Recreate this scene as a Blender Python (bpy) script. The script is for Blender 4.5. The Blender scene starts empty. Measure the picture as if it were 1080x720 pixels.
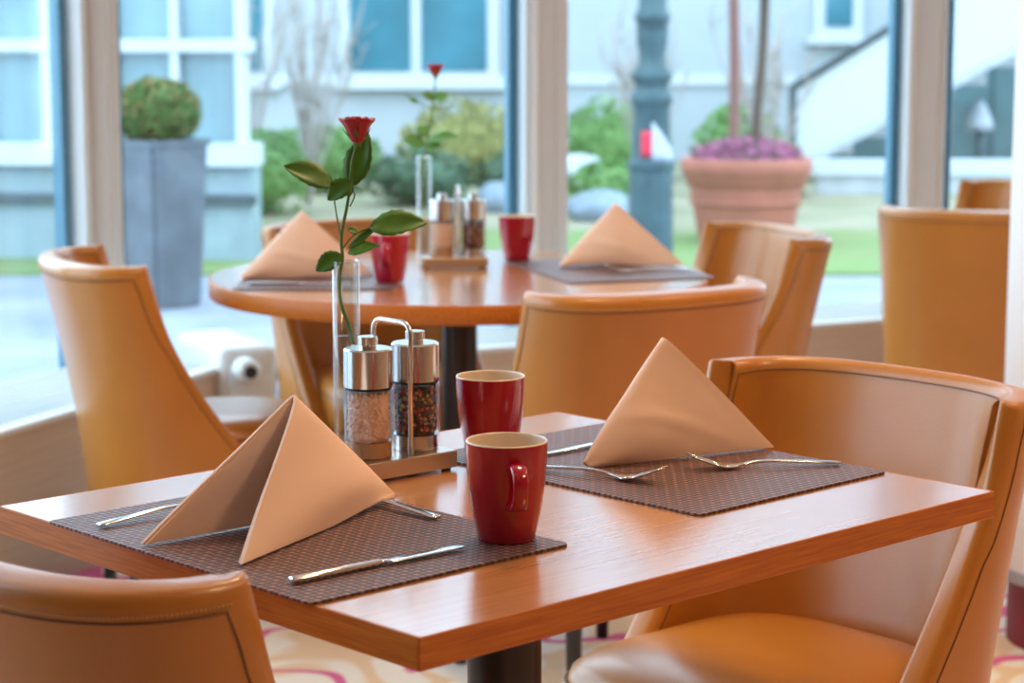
import bpy, bmesh, math, random
from mathutils import Vector, Matrix
C = bpy.context.scene.collection
PI = math.pi
# ------------------------------------------------------------------ camera
CAM_H = 1.27
cd = bpy.data.cameras.new('camera')
cam = bpy.data.objects.new('camera', cd); C.objects.link(cam)
cam.location = (0, 0, CAM_H)
cam.rotation_euler = (PI/2 - math.atan(319/2220), 0, 0)
cd.sensor_width = 36; cd.lens = 74.0
cd.clip_start = .05; cd.clip_end = 200
cd.dof.use_dof = True; cd.dof.focus_distance = 2.33; cd.dof.aperture_fstop = 6.3
bpy.context.scene.camera = cam
# ------------------------------------------------------------------ sky and exposure
w = bpy.data.worlds.new('world'); bpy.context.scene.world = w; w.use_nodes = True
nt = w.node_tree
bg = nt.nodes['Background']
tc = nt.nodes.new('ShaderNodeTexCoord'); nz = nt.nodes.new('ShaderNodeTexNoise'); nz.inputs['Scale'].default_value = 3
rp = nt.nodes.new('ShaderNodeValToRGB')
rp.color_ramp.elements[0].position = .35; rp.color_ramp.elements[0].color = (.70, .86, 1, 1)
rp.color_ramp.elements[1].position = .7; rp.color_ramp.elements[1].color = (.84, .94, 1, 1)
nt.links.new(tc.outputs['Generated'], nz.inputs['Vector']); nt.links.new(nz.outputs['Fac'], rp.inputs['Fac'])
nt.links.new(rp.outputs['Color'], bg.inputs['Color'])
bg.inputs['Strength'].default_value = 3.9
vs = bpy.context.scene.view_settings
vs.view_transform = 'Standard'; vs.look = 'None'; vs.gamma = 1; vs.use_curve_mapping = False
vs.exposure = 0.5
LAMP_STRENGTH = 44.0
LAMP_COLOR = (1, .68, .39, 1)

# ------------------------------------------------------------------ helpers
M = {}
def mat(name, col, rough=.5, metal=0., noise=0., nscale=20., bump=0., bscale=200., spec=.5, coat=0., stretch=None, col2=None, sheen=0., bdist=.002, coatr=.08):
    if name in M: return M[name]
    m = bpy.data.materials.new(name); m.use_nodes = True
    n = m.node_tree.nodes; l = m.node_tree.links; b = n['Principled BSDF']
    b.inputs['Base Color'].default_value = (*col, 1); b.inputs['Roughness'].default_value = rough
    b.inputs['Metallic'].default_value = metal; b.inputs['Specular IOR Level'].default_value = spec
    b.inputs['Coat Weight'].default_value = coat; b.inputs['Coat Roughness'].default_value = coatr
    b.inputs['Sheen Weight'].default_value = sheen
    t = n.new('ShaderNodeTexCoord'); vec = t.outputs['Object']
    if stretch:
        mp = n.new('ShaderNodeMapping'); mp.inputs['Scale'].default_value = stretch
        l.new(vec, mp.inputs['Vector']); vec = mp.outputs['Vector']
    if noise > 0 or col2:
        z = n.new('ShaderNodeTexNoise'); z.inputs['Scale'].default_value = nscale; z.inputs['Detail'].default_value = 5
        l.new(vec, z.inputs['Vector'])
        r = n.new('ShaderNodeValToRGB')
        r.color_ramp.elements[0].position = .3; r.color_ramp.elements[1].position = .7
        c2 = col2 if col2 else tuple(max(0, c*(1-noise)) for c in col)
        r.color_ramp.elements[0].color = (*c2, 1); r.color_ramp.elements[1].color = (*col, 1)
        l.new(z.outputs['Fac'], r.inputs['Fac']); l.new(r.outputs['Color'], b.inputs['Base Color'])
    if bump > 0:
        z2 = n.new('ShaderNodeTexNoise'); z2.inputs['Scale'].default_value = bscale; z2.inputs['Detail'].default_value = 3
        l.new(vec, z2.inputs['Vector'])
        bp = n.new('ShaderNodeBump'); bp.inputs['Strength'].default_value = bump; bp.inputs['Distance'].default_value = bdist
        l.new(z2.outputs['Fac'], bp.inputs['Height']); l.new(bp.outputs['Normal'], b.inputs['Normal'])
    M[name] = m
    return m
def thin_glass(name, tint, f0=.04, rough=0., pw=4):
    m = bpy.data.materials.new(name); m.use_nodes = True
    n = m.node_tree.nodes; l = m.node_tree.links
    n.remove(n['Principled BSDF']); out = n['Material Output']
    tr = n.new('ShaderNodeBsdfTransparent'); tr.inputs['Color'].default_value = (*tint, 1)
    gl = n.new('ShaderNodeBsdfGlossy'); gl.inputs['Roughness'].default_value = rough
    lw = n.new('ShaderNodeLayerWeight'); lw.inputs['Blend'].default_value = .5
    p = n.new('ShaderNodeMath'); p.operation = 'POWER'; p.inputs[1].default_value = pw
    a = n.new('ShaderNodeMath'); a.operation = 'MULTIPLY_ADD'; a.inputs[1].default_value = .9; a.inputs[2].default_value = f0
    mx = n.new('ShaderNodeMixShader')
    l.new(lw.outputs['Facing'], p.inputs[0]); l.new(p.outputs[0], a.inputs[0]); l.new(a.outputs[0], mx.inputs[0])
    l.new(tr.outputs[0], mx.inputs[1]); l.new(gl.outputs[0], mx.inputs[2]); l.new(mx.outputs[0], out.inputs['Surface'])
    M[name] = m
    return m
def emit(name, col, s):
    m = bpy.data.materials.new(name); m.use_nodes = True
    b = m.node_tree.nodes['Principled BSDF']; b.inputs['Base Color'].default_value = col
    b.inputs['Emission Color'].default_value = col; b.inputs['Emission Strength'].default_value = s
    M[name] = m
    return m

def obj(name, bm, m, parent=None, smooth=True, loc=None):
    me = bpy.data.meshes.new(name)
    bmesh.ops.recalc_face_normals(bm, faces=bm.faces[:])
    if smooth:
        for f in bm.faces: f.smooth = True
    bm.to_mesh(me); bm.free()
    me.materials.append(M[m] if isinstance(m, str) else m)
    o = bpy.data.objects.new(name, me); C.objects.link(o)
    if parent: o.parent = parent
    if loc: o.location = loc
    return o
def sharp(o, ang=40):
    try: o.data.set_sharp_from_angle(angle=math.radians(ang))
    except Exception: pass
    return o
def tag(o, label, cat, group=None, kind=None):
    o['label'] = label; o['category'] = cat
    if group: o['group'] = group
    if kind: o['kind'] = kind
    return o
def thing(name, label, cat, loc=(0,0,0), rz=0., group=None, kind=None):
    o = bpy.data.objects.new(name, None); C.objects.link(o)
    o.empty_display_size = .1
    o.location = loc; o.rotation_euler = (0, 0, rz)
    return tag(o, label, cat, group, kind)
def dup(root, loc, rz, label, group=None):
    r = root.copy(); C.objects.link(r); r.location = loc; r.rotation_euler = (0, 0, rz)
    r['label'] = label
    if group: r['group'] = group
    for ch in list(root.children):
        c = ch.copy(); C.objects.link(c); c.parent = r
        for g in list(ch.children):
            d = g.copy(); C.objects.link(d); d.parent = c
    return r
def link_piece(src, parent, loc=None, rot=None):
    o = src.copy(); C.objects.link(o); o.parent = parent
    if loc: o.location = loc
    if rot: o.rotation_euler = rot
    return o
def new(): return bmesh.new()
def box(bm, x0, x1, y0, y1, z0, z1, bev=0., seg=2):
    vs_ = [bm.verts.new((x, y, z)) for x in (x0, x1) for y in (y0, y1) for z in (z0, z1)]
    fs = [(0,1,3,2), (4,6,7,5), (0,4,5,1), (2,3,7,6), (0,2,6,4), (1,5,7,3)]
    faces = [bm.faces.new([vs_[i] for i in f]) for f in fs]
    if bev > 0:
        es = list({e for f in faces for e in f.edges})
        bmesh.ops.bevel(bm, geom=es, offset=bev, segments=seg, affect='EDGES', profile=.5)
    return bm
def lathe(bm, prof, n=40, cx=0., cy=0., cap=False):
    rings = []
    for r, z in prof:
        if r < 1e-6: rings.append([bm.verts.new((cx, cy, z))])
        else: rings.append([bm.verts.new((cx+r*math.cos(2*PI*i/n), cy+r*math.sin(2*PI*i/n), z)) for i in range(n)])
    for a, b in zip(rings, rings[1:]):
        if len(a) == 1 and len(b) == 1: continue
        for i in range(n):
            j = (i+1) % n
            if len(a) == 1: bm.faces.new((a[0], b[j], b[i]))
            elif len(b) == 1: bm.faces.new((a[i], a[j], b[0]))
            else: bm.faces.new((a[i], a[j], b[j], b[i]))
    return bm
def tube(bm, pts, rad, n=8, caps=True):
    pts = [Vector(p) for p in pts]
    if not isinstance(rad, (list, tuple)): rad = [rad]*len(pts)
    rings = []; up = None
    for i, p in enumerate(pts):
        d = (pts[min(i+1, len(pts)-1)] - pts[max(i-1, 0)]).normalized()
        if up is None:
            up = Vector((0, 0, 1)) if abs(d.z) < .9 else Vector((1, 0, 0))
        a = d.cross(up)
        if a.length < 1e-5: a = d.cross(Vector((0, 1, 0)))
        a.normalize(); b = a.cross(d).normalized(); up = b
        rings.append([bm.verts.new(p + (a*math.cos(2*PI*k/n) + b*math.sin(2*PI*k/n))*rad[i]) for k in range(n)])
    for r0, r1 in zip(rings, rings[1:]):
        for k in range(n): bm.faces.new((r0[k], r0[(k+1) % n], r1[(k+1) % n], r1[k]))
    if caps and n > 2:
        bm.faces.new(rings[0]); bm.faces.new(rings[-1])
    return bm
def grid(bm, fn, nu, nv):
    v = [[bm.verts.new(fn(i/nu, j/nv)) for j in range(nv+1)] for i in range(nu+1)]
    for i in range(nu):
        for j in range(nv): bm.faces.new((v[i][j], v[i+1][j], v[i+1][j+1], v[i][j+1]))
    return bm
def prism(bm, pts, z0, z1):
    a = [bm.verts.new((x, y, z0)) for x, y in pts]; b = [bm.verts.new((x, y, z1)) for x, y in pts]
    bm.faces.new(a[::-1]); bm.faces.new(b)
    for i in range(len(pts)):
        j = (i+1) % len(pts); bm.faces.new((a[i], a[j], b[j], b[i]))
    return bm
def spline(pts, n=6):
    P = [Vector(p) for p in pts]; out = []
    for i in range(len(P)-1):
        p0 = P[max(i-1, 0)]; p1 = P[i]; p2 = P[i+1]; p3 = P[min(i+2, len(P)-1)]
        for k in range(n):
            t = k/n
            out.append(.5*((2*p1) + (p2-p0)*t + (2*p0-5*p1+4*p2-p3)*t*t + (3*p1-p0-3*p2+p3)*t**3))
    out.append(P[-1]); return out
def soft(o, thick, bev, seg=3, offset=0., ang=50):
    s = o.modifiers.new('solid', 'SOLIDIFY'); s.thickness = thick; s.offset = offset
    if bev:
        b = o.modifiers.new('bevel', 'BEVEL'); b.width = bev; b.segments = seg; b.limit_method = 'ANGLE'; b.angle_limit = math.radians(ang)
    return o
def leaf_mesh(bm, base, tip, width, normal, fold=.25, droop=.12, serr=.0, nt_=10):
    base, tip = Vector(base), Vector(tip); ax = tip-base; L = ax.length; ax.normalize()
    nrm = Vector(normal); nrm = (nrm-ax*nrm.dot(ax)).normalized(); sd = ax.cross(nrm).normalized()
    cols = (-1, -.55, 0, .55, 1); rows = []
    for i in range(nt_+1):
        t = i/nt_
        wd = width*.5*(math.sin(PI*min(1, t**.85))**.75 if 0 < t < 1 else .02)
        if serr and 0 < i < nt_: wd *= 1+serr*(1 if i % 2 else -1)
        rows.append([bm.verts.new(base+ax*L*t+sd*wd*c+nrm*(abs(c)*wd*fold - droop*L*t*t + .02*L*math.sin(7*t+3*c))) for c in cols])
    for a, b in zip(rows, rows[1:]):
        for k in range(4): bm.faces.new((a[k], a[k+1], b[k+1], b[k]))
def foliage(bm, fn, n, size, seed, aspect=.55):
    rnd = random.Random(seed)
    for _ in range(n):
        p = Vector(fn(rnd)); s = size*rnd.uniform(.6, 1.3)
        a = Vector((rnd.gauss(0, 1), rnd.gauss(0, 1), rnd.gauss(0, 1))).normalized()
        b = a.cross(Vector((rnd.gauss(0, 1), rnd.gauss(0, 1), rnd.gauss(0, 1)))).normalized()
        c = a.cross(b)
        q = [p-a*s*.5, p+b*s*.5*aspect+c*s*.06, p+a*s*.5, p-b*s*.5*aspect+c*s*.06]
        bm.faces.new([bm.verts.new(v) for v in q])
def ball(rx, ry, rz, cz=0., lump=.12):
    def f(r):
        d = Vector((r.gauss(0, 1), r.gauss(0, 1), r.gauss(0, 1))).normalized()
        k = 1 - abs(r.gauss(0, .12)) + lump*math.sin(5*d.x+3*d.z)*math.sin(4*d.y+2)
        return (d.x*rx*k, d.y*ry*k, cz+d.z*rz*k)
    return f

# ------------------------------------------------------------------ materials
def wood(name, c1, c2, rough, scale=(2.2, 38, 38), coat=0., spec=.35):
    m = mat(name, c1, rough, col2=c2, nscale=3.2, stretch=scale, bump=.12, bscale=6, coat=coat, coatr=.16, spec=spec, bdist=.001)
    return m
wood('tabletop_wood', (.60, .26, .09), (.50, .19, .055), .22, (1.6, 34, 34), coat=.9, spec=.7)
wood('edge_wood', (.60, .185, .022), (.42, .10, .010), .42, (4, 90, 90))
wood('edge_wood_cross', (.64, .21, .025), (.45, .115, .012), .42, (90, 4, 90))
wood('bench_wood', (.62, .50, .40), (.55, .43, .33), .45, (1.2, 1.2, 25))
mat('leather', (.52, .195, .026), .36, bump=.18, bscale=420, noise=.10, nscale=6, spec=.45, coat=.38, coatr=.2)
mat('leather_seam', (.20, .075, .02), .6)
mat('thread', (.62, .33, .10), .6)
mat('leg_black', (.012, .011, .011), .35)
mat('pedestal', (.045, .035, .032), .35, .6)
mat('napkin_cloth', (.94, .66, .50), .85, bump=.15, bscale=900, sheen=.15)
mat('hem_thread', (.9, .74, .62), .8)
mat('mug_red', (.40, .003, .022), .14, coat=.6)
mat('mug_cream', (.78, .62, .45), .25)
mat('steel', (.72, .70, .68), .2, 1., bump=.03, bscale=300, stretch=(1, 1, .05))
mat('cutlery_steel', (.75, .75, .75), .14, 1.)
mat('brushed', (.62, .50, .42), .3, 1., bump=.06, bscale=200, stretch=(.05, 1, 1))
mat('dark_plastic', (.02, .02, .02), .5)
mat('salt', (.86, .55, .40), .6); mat('foot_reflection_brown', (.45, .22, .10), .7)
mat('pepper_black', (.05, .03, .025), .6); mat('pepper_red', (.45, .03, .04), .5); mat('pepper_tan', (.50, .27, .10), .6)
mat('stem_green', (.10, .20, .03), .5)
mat('leaf_green', (.075, .205, .010), .45, col2=(.05, .15, .008), nscale=60)
mat('leaf_far', (.12, .30, .06), .5)
mat('petal_red', (.42, .003, .012), .55, sheen=.2)
mat('white_frame', (.78, .72, .66), .45); mat('post_paint', (.60, .52, .46), .5)
mat('frame_shade_blue', (.06, .20, .28), .4)  # dark blue stands for the shade on the window frame's side
mat('white_metal', (.74, .76, .76), .4); mat('grille_paint', (.60, .66, .67), .45); mat('grille_tray', (.22, .28, .30), .6)
mat('column_paint', (.86, .82, .78), .55); mat('column_ring', (.45, .47, .52), .35, .7); mat('plinth_red', (.22, .012, .03), .5)
mat('wall_paint', (.42, .27, .16), .8); mat('ceiling_paint', (.84, .78, .68), .9)
thin_glass('pane', (.88, .955, 1.0), .03)
thin_glass('clear_glass', (.95, .98, .975), .07, pw=2.6)
thin_glass('mill_glass', (.97, .98, .98), .04, pw=5)
thin_glass('water', (.985, .99, .99), .02)
# woven placemat
def weave():
    m = bpy.data.materials.new('woven_vinyl'); m.use_nodes = True
    n = m.node_tree.nodes; l = m.node_tree.links; b = n['Principled BSDF']
    t = n.new('ShaderNodeTexCoord'); s = n.new('ShaderNodeSeparateXYZ'); l.new(t.outputs['Object'], s.inputs[0])
    def mth(op, a, c=None):
        k = n.new('ShaderNodeMath'); k.operation = op
        for i, v in enumerate((a, c)):
            if v is None: continue
            if isinstance(v, (int, float)): k.inputs[i].default_value = v
            else: l.new(v, k.inputs[i])
        return k.outputs[0]
    P_ = .0086
    sx = mth('MULTIPLY', s.outputs['X'], PI/P_); sy = mth('MULTIPLY', s.outputs['Y'], PI/P_)
    prod = mth('MULTIPLY', mth('SINE', sx), mth('SINE', sy))         # checker of over / under
    over = mth('GREATER_THAN', prod, 0.0)
    hx = mth('ABSOLUTE', mth('SINE', sx)); hy = mth('ABSOLUTE', mth('SINE', sy))
    h = mth('ABSOLUTE', prod)
    r = n.new('ShaderNodeValToRGB')
    r.color_ramp.elements[0].color = (.028, .011, .010, 1); r.color_ramp.elements[1].color = (.33, .165, .15, 1)
    r.color_ramp.elements[0].position = .08; r.color_ramp.elements[1].position = .6
    mixv = mth('MULTIPLY', h, mth('MULTIPLY_ADD', over, .45)); 
    k = mixv.node.inputs[1].links[0].from_node; k.inputs[2].default_value = .55
    l.new(mixv, r.inputs['Fac']); l.new(r.outputs['Color'], b.inputs['Base Color'])
    bp = n.new('ShaderNodeBump'); bp.inputs['Strength'].default_value = .8; bp.inputs['Distance'].default_value = .002
    l.new(mixv, bp.inputs['Height']); l.new(bp.outputs['Normal'], b.inputs['Normal'])
    b.inputs['Roughness'].default_value = .42
    M['woven_vinyl'] = m
weave()
def carpet():
    m = bpy.data.materials.new('carpet'); m.use_nodes = True
    n = m.node_tree.nodes; l = m.node_tree.links; b = n['Principled BSDF']
    t = n.new('ShaderNodeTexCoord')
    def vein(scale, dist, lo, hi, off):
        mp = n.new('ShaderNodeMapping'); mp.inputs['Location'].default_value = off; l.new(t.outputs['Object'], mp.inputs['Vector'])
        z = n.new('ShaderNodeTexNoise'); z.inputs['Scale'].default_value = scale; z.inputs['Detail'].default_value = 1.5; z.inputs['Distortion'].default_value = dist
        l.new(mp.outputs['Vector'], z.inputs['Vector'])
        s = n.new('ShaderNodeMath'); s.operation = 'SUBTRACT'; s.inputs[1].default_value = .5; l.new(z.outputs['Fac'], s.inputs[0])
        a = n.new('ShaderNodeMath'); a.operation = 'ABSOLUTE'; l.new(s.outputs[0], a.inputs[0])
        r = n.new('ShaderNodeMapRange'); r.inputs['From Min'].default_value = lo; r.inputs['From Max'].default_value = hi
        r.inputs['To Min'].default_value = 1; r.inputs['To Max'].default_value = 0; l.new(a.outputs[0], r.inputs['Value'])
        return r.outputs[0]
    def mix(f, a, c):
        x = n.new('ShaderNodeMixRGB'); l.new(f, x.inputs['Fac'])
        for i, v in ((1, a), (2, c)):
            if isinstance(v, tuple): x.inputs[i].default_value = v
            else: l.new(v, x.inputs[i])
        return x.outputs[0]
    c0 = mix(vein(3.0, .6, .03, .06, (3, 1, 0)), (.86, .80, .68, 1), (.80, .58, .36, 1))
    c1 = mix(vein(2.1, 1.0, .018, .030, (0, 5, 0)), c0, (.70, .13, .30, 1))
    l.new(c1, b.inputs['Base Color']); b.inputs['Roughness'].default_value = .95
    z = n.new('ShaderNodeTexNoise'); z.inputs['Scale'].default_value = 400; l.new(t.outputs['Object'], z.inputs['Vector'])
    bp = n.new('ShaderNodeBump'); bp.inputs['Strength'].default_value = .4; bp.inputs['Distance'].default_value = .003
    l.new(z.outputs['Fac'], bp.inputs['Height']); l.new(bp.outputs['Normal'], b.inputs['Normal'])
    M['carpet'] = m
carpet()
# outdoor materials
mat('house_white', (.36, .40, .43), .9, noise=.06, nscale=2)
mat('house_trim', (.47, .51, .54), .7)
mat('house_glass', (.05, .20, .27), .12, noise=.5, nscale=1.2)
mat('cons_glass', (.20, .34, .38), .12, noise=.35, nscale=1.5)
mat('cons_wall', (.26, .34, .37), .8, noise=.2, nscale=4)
mat('planter_slate', (.11, .135, .16), .6, noise=.45, nscale=5)
mat('box_green', (.075, .15, .03), .7); mat('box_brown', (.26, .16, .06), .7)
mat('shrub_green', (.13, .26, .07), .7); mat('shrub_dark', (.05, .11, .06), .7); mat('shrub_olive', (.25, .25, .08), .7)
mat('bark', (.09, .06, .045), .9); mat('bark_red', (.22, .10, .09), .9); mat('twig', (.36, .31, .29), .9)
mat('terracotta', (.40, .13, .09), .8, noise=.25, nscale=4); mat('heather', (.42, .12, .24), .8); mat('soil', (.06, .045, .035), .95)
mat('iron_green', (.045, .10, .115), .5, noise=.4, nscale=9, metal=.2)
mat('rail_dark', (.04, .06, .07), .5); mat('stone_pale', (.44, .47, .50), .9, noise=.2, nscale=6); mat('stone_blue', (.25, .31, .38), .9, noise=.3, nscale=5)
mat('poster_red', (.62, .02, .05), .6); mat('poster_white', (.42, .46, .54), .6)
mat('paving', (.27, .28, .33), .75, col2=(.17, .19, .24), nscale=1.6, bump=.3, bscale=9, bdist=.01)
mat('lawn', (.12, .21, .05), .95, col2=(.17, .20, .08), nscale=2.2)
mat('garden_soil', (.29, .25, .18), .95, col2=(.15, .17, .08), nscale=1.3)
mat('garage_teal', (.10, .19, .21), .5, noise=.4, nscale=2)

# ------------------------------------------------------------------ room shell
def struct(name, bm, m, label, cat, smooth=False):
    return tag(obj(name, bm, m, None, smooth), label, cat, kind='structure')
A1 = math.radians(69); A2 = math.radians(27); A3 = math.radians(-14)
D1 = Vector((math.cos(A1), math.sin(A1))); D2 = Vector((math.cos(A2), math.sin(A2))); D3 = Vector((math.cos(A3), math.sin(A3)))
PW = 1.44
V1 = Vector((-1.17, 5.90)); V0 = V1-D1*PW; Vm1 = V0-D1*PW; Vm2 = Vm1-D1*PW
V2 = V1+D2*1.424; V3 = V1+D2*2.884; V4 = V3+D3*1.6
LX = Vm2.x; RX = V4.x
CEIL = 2.75
room = [(LX-.1, -2.6), (RX+.1, -2.6), (RX+.1, V4.y), (V3.x, V3.y), (V1.x, V1.y), (LX-.1, Vm2.y)]
struct('floor', prism(new(), room, -.1, 0), 'carpet', 'cream carpet with pink branching pattern under the tables', 'floor')
struct('ceiling', prism(new(), [(x*1.05, y*1.03) for x, y in room], CEIL, CEIL+.12), 'ceiling_paint', 'plain pale ceiling above the dining room', 'ceiling')
struct('wall_back', box(new(), LX-.1, RX+.1, -2.7, -2.6, 0, CEIL), 'wall_paint', 'warm beige wall at the back of the dining room', 'wall')
struct('wall_left', box(new(), LX-.1, LX, -2.6, Vm2.y, 0, CEIL), 'wall_paint', 'warm beige wall left of the windows', 'wall')
struct('wall_right', box(new(), RX, RX+.1, -2.6, V4.y, 0, CEIL), 'wall_paint', 'warm beige wall right of the dining room', 'wall')
def window(idx, a, b, label):
    d = (b-a); L = d.length; ang = math.atan2(d.y, d.x)
    t = thing('window_%d' % idx, label, 'window', (a.x, a.y, 0), ang, kind='structure')
    bm = new(); box(bm, 0, L, -.03, .05, 0, .10); box(bm, 0, L, -.03, .05, CEIL-.08, CEIL)
    obj('window_frame', bm, 'white_metal', t, False)
    for x0, x1 in ((.035, .075), (L-.075, L-.035)):
        obj('window_stile', box(new(), x0, x1, -.02, .06, .10, CEIL-.08, .004), 'white_metal', t, False)
    for x0, x1 in ((.075, .095), (L-.105, L-.075)):
        obj('shaded_frame_side', box(new(), x0, x1, .033, .065, .10, CEIL-.08), 'frame_shade_blue', t, False)  # side of the frame in shade, put in as a dark strip
    obj('pane', box(new(), .075, L-.075, .02, .032, .10, CEIL-.08), 'pane', t, False)
    return t
window(1, Vm2, Vm1, 'tall window pane nearest the left wall')
window(2, Vm1, V0, 'tall window pane second from the left wall')
window(3, V0, V1, 'tall window pane behind the left chair, looking on the glazed building')
window(4, V1, V2, 'tall window pane behind the round table, looking on the grey planter')
window(5, V2, V3, 'tall window pane looking on the lamp post and terracotta pot')
window(6, V3, V4, 'tall window pane right of the rightmost post')
def post(idx, p, wd, ang, label):
    o = thing('trim_%d' % idx, label, 'window post', (p.x, p.y, 0), ang, kind='structure')
    obj('post_core', box(new(), -wd/2, wd/2, -.05, .05, 0, CEIL, .006), 'post_paint', o, False)
    obj('post_cover', box(new(), -wd/2-.002, -wd/2+.3*wd, -.054, -.02, 0, CEIL, .004), 'white_frame', o, False)
    return o
post(1, Vm1, .10, A1, 'slim window post far left'); post(2, V0, .10, A1, 'slim window post left of the frame')
post(3, V1, .10, (A1+A2)/2-.75, 'beige corner window post beside the boxwood planter')
post(4, V2, .075, A2-.46, 'beige window post in the middle behind the red mug')
post(5, V3, .11, A3, 'beige window post left of the far chairs')
# low bench with white grille along the windows
def bench(idx, a, b, dep, label, nslat=11):
    d = b-a; L = d.length
    t = thing('trim_%d' % idx, label, 'window bench', (a.x, a.y, 0), math.atan2(d.y, d.x), kind='structure')
    obj('front_panel', box(new(), 0, L, -dep, -dep+.025, 0, .385), 'bench_wood', t, False)
    obj('front_lip', box(new(), 0, L, -dep-.008, -dep+.04, .385, .40, .003), 'white_metal', t, False)
    obj('top_board', box(new(), 0, L, -dep+.025, -.06, .345, .36), 'grille_tray', t, False)
    first = None; y0 = -dep+.055; st = (dep-.13)/nslat
    for i in range(nslat):
        if first is None:
            first = obj('grille_slat', box(new(), 0, L, 0, st*.6, .372, .398, .003, 1), 'grille_paint', t, False); first.location = (0, y0, 0)
        else: link_piece(first, t, (0, y0+i*st, 0))
    return t
NB = .47
bench(6, Vm2, V1-D1*.10, NB, 'low wooden window bench with white grille at the left windows')
bench(7, V1+D2*.37, V3-D2*.05, NB, 'low wooden window bench with white grille behind the round table')
# heating convector end at the corner
n2 = Vector((math.sin(A2), -math.cos(A2)))
cp = V1+D2*.27+n2*.41
t = thing('convector', 'white radiator end with round thermostat valve at the window corner', 'radiator', (cp.x, cp.y, 0), A2)
obj('body', box(new(), -.085, .085, -.09, .30, .0, .455, .03, 4), 'white_metal', t)
obj('side_panel', box(new(), -.062, .062, -.096, -.089, .05, .37, .002), 'white_metal', t)
bm = new(); lathe(bm, [(0, 0), (.034, 0), (.036, .01), (.033, .05), (.024, .06), (0, .06)], 24)
bmesh.ops.rotate(bm, verts=bm.verts[:], matrix=Matrix.Rotation(PI/2, 3, 'X'))
k = obj('valve', bm, 'white_metal', t); k.location = (-.02, -.09, .395)
bm = new(); lathe(bm, [(0, .055), (.017, .055), (.017, .066), (0, .066)], 20)
bmesh.ops.rotate(bm, verts=bm.verts[:], matrix=Matrix.Rotation(PI/2, 3, 'X'))
obj('valve_cap', bm, 'dark_plastic', k)
# column at the right
t = thing('column', 'white round column with grey ring and dark red plinth', 'column', (1.239, 4.36, 0), kind='structure')
obj('shaft', lathe(new(), [(.2, .16), (.2, CEIL)], 48), 'column_paint', t)
obj('ring', lathe(new(), [(.2, .145), (.208, .145), (.208, .168), (.2, .168)], 48), 'column_ring', t, False)
obj('plinth', lathe(new(), [(.18, 0), (.18, .15)], 48), 'plinth_red', t)
# ceiling lamps
emit('lamp_glow', LAMP_COLOR, LAMP_STRENGTH)
lamp0 = thing('ceiling_lamp', '', 'lamp', (1.3, 1.5, CEIL), 0, 'round ceiling lamps')
obj('lamp_ring', lathe(new(), [(.19, 0), (.23, 0), (.23, -.05), (.19, -.05), (.19, 0)], 32), 'white_metal', lamp0)
obj('diffuser', lathe(new(), [(.19, -.03), (.12, -.045), (0, -.05)], 32), 'lamp_glow', lamp0)
lamps = [(1.3, 1.5, 'right'), (0.3, 3.2, 'middle'), (2.2, 3.4, 'column side')]
for i, (x, y, wh) in enumerate(lamps):
    lb = 'round warm ceiling lamp, the %s one' % wh
    if i == 0: lamp0['label'] = lb
    else: dup(lamp0, (x, y, CEIL), 0, lb)

# ------------------------------------------------------------------ chairs
ZT = .81; ZB = .27; TH = .046
def shell(s, t):
    """middle surface of the curved backrest: s in [-1,1] round the back, t in [0,1] upwards"""
    z = ZB+(ZT-ZB)*t
    back = -.205-.095*t**1.5
    wd = .228+.012*t
    yc = -.02-.14*t
    yf = -.150+.33*(1-t)**1.55
    yf -= .022*max(0, (t-.93)/.07)**2
    yf = max(yf, yc+.004)
    n_ = 2.5
    arc = .72
    a = abs(s)
    if a < arc:
        th = a/arc*PI/2
        x = wd*(math.sin(th)**(2/n_)); y = yc-(yc-back)*(max(0, math.cos(th))**(2/n_))
    else:
        k_ = (a-arc)/(1-arc)
        x = wd-.006*k_; y = yc+(yf-yc)*k_
    return Vector((x*(1 if s >= 0 else -1), y, z))
HH = ZT-ZB
def row(t, n=260):
    pts = [shell(-1+2*i/n, t) for i in range(n+1)]
    acc = [0.]
    for a, b in zip(pts, pts[1:]): acc.append(acc[-1]+(b-a).length)
    return pts, acc
def along(rw, d):
    pts, acc = rw
    d = min(max(d, 0), acc[-1])
    lo, hi = 0, len(acc)-1
    while hi-lo > 1:
        m_ = (lo+hi)//2
        if acc[m_] <= d: lo = m_
        else: hi = m_
    k_ = (d-acc[lo])/max(1e-9, acc[hi]-acc[lo])
    return pts[lo].lerp(pts[hi], k_)
EDGE = [0, .0008, .0025, .005, .009, .013, .018, .024]
TS = [1-d/HH for d in EDGE]+[1-.024/HH-(1-.024/HH)*k/16 for k in range(1, 17)]
NM = 44
MID = []
for t_ in TS:
    rw = row(t_); L_ = rw[1][-1]
    ds = EDGE+[.024+(L_-.048)*k/NM for k in range(1, NM)]+[L_-d for d in reversed(EDGE)]
    MID.append(([along(rw, d) for d in ds], ds, L_))
def edge_profile(d, r=.017, flat=.45):
    if d >= r: return TH/2
    return TH/2*(flat+(1-flat)*math.sqrt(max(0, 1-(1-d/r)**2)))
def nrm_at(i, j):
    ni, nj = len(MID), len(MID[0][0])
    a = MID[max(i-1, 0)][0][j]; b = MID[min(i+1, ni-1)][0][j]
    c_ = MID[i][0][max(j-1, 0)]; d_ = MID[i][0][min(j+1, nj-1)]
    n_ = (d_-c_).cross(a-b); n_.normalize()
    return n_                                  # points outward
OUTSIGN = 1 if nrm_at(12, len(MID[0][0])//2).y < 0 else -1
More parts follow.
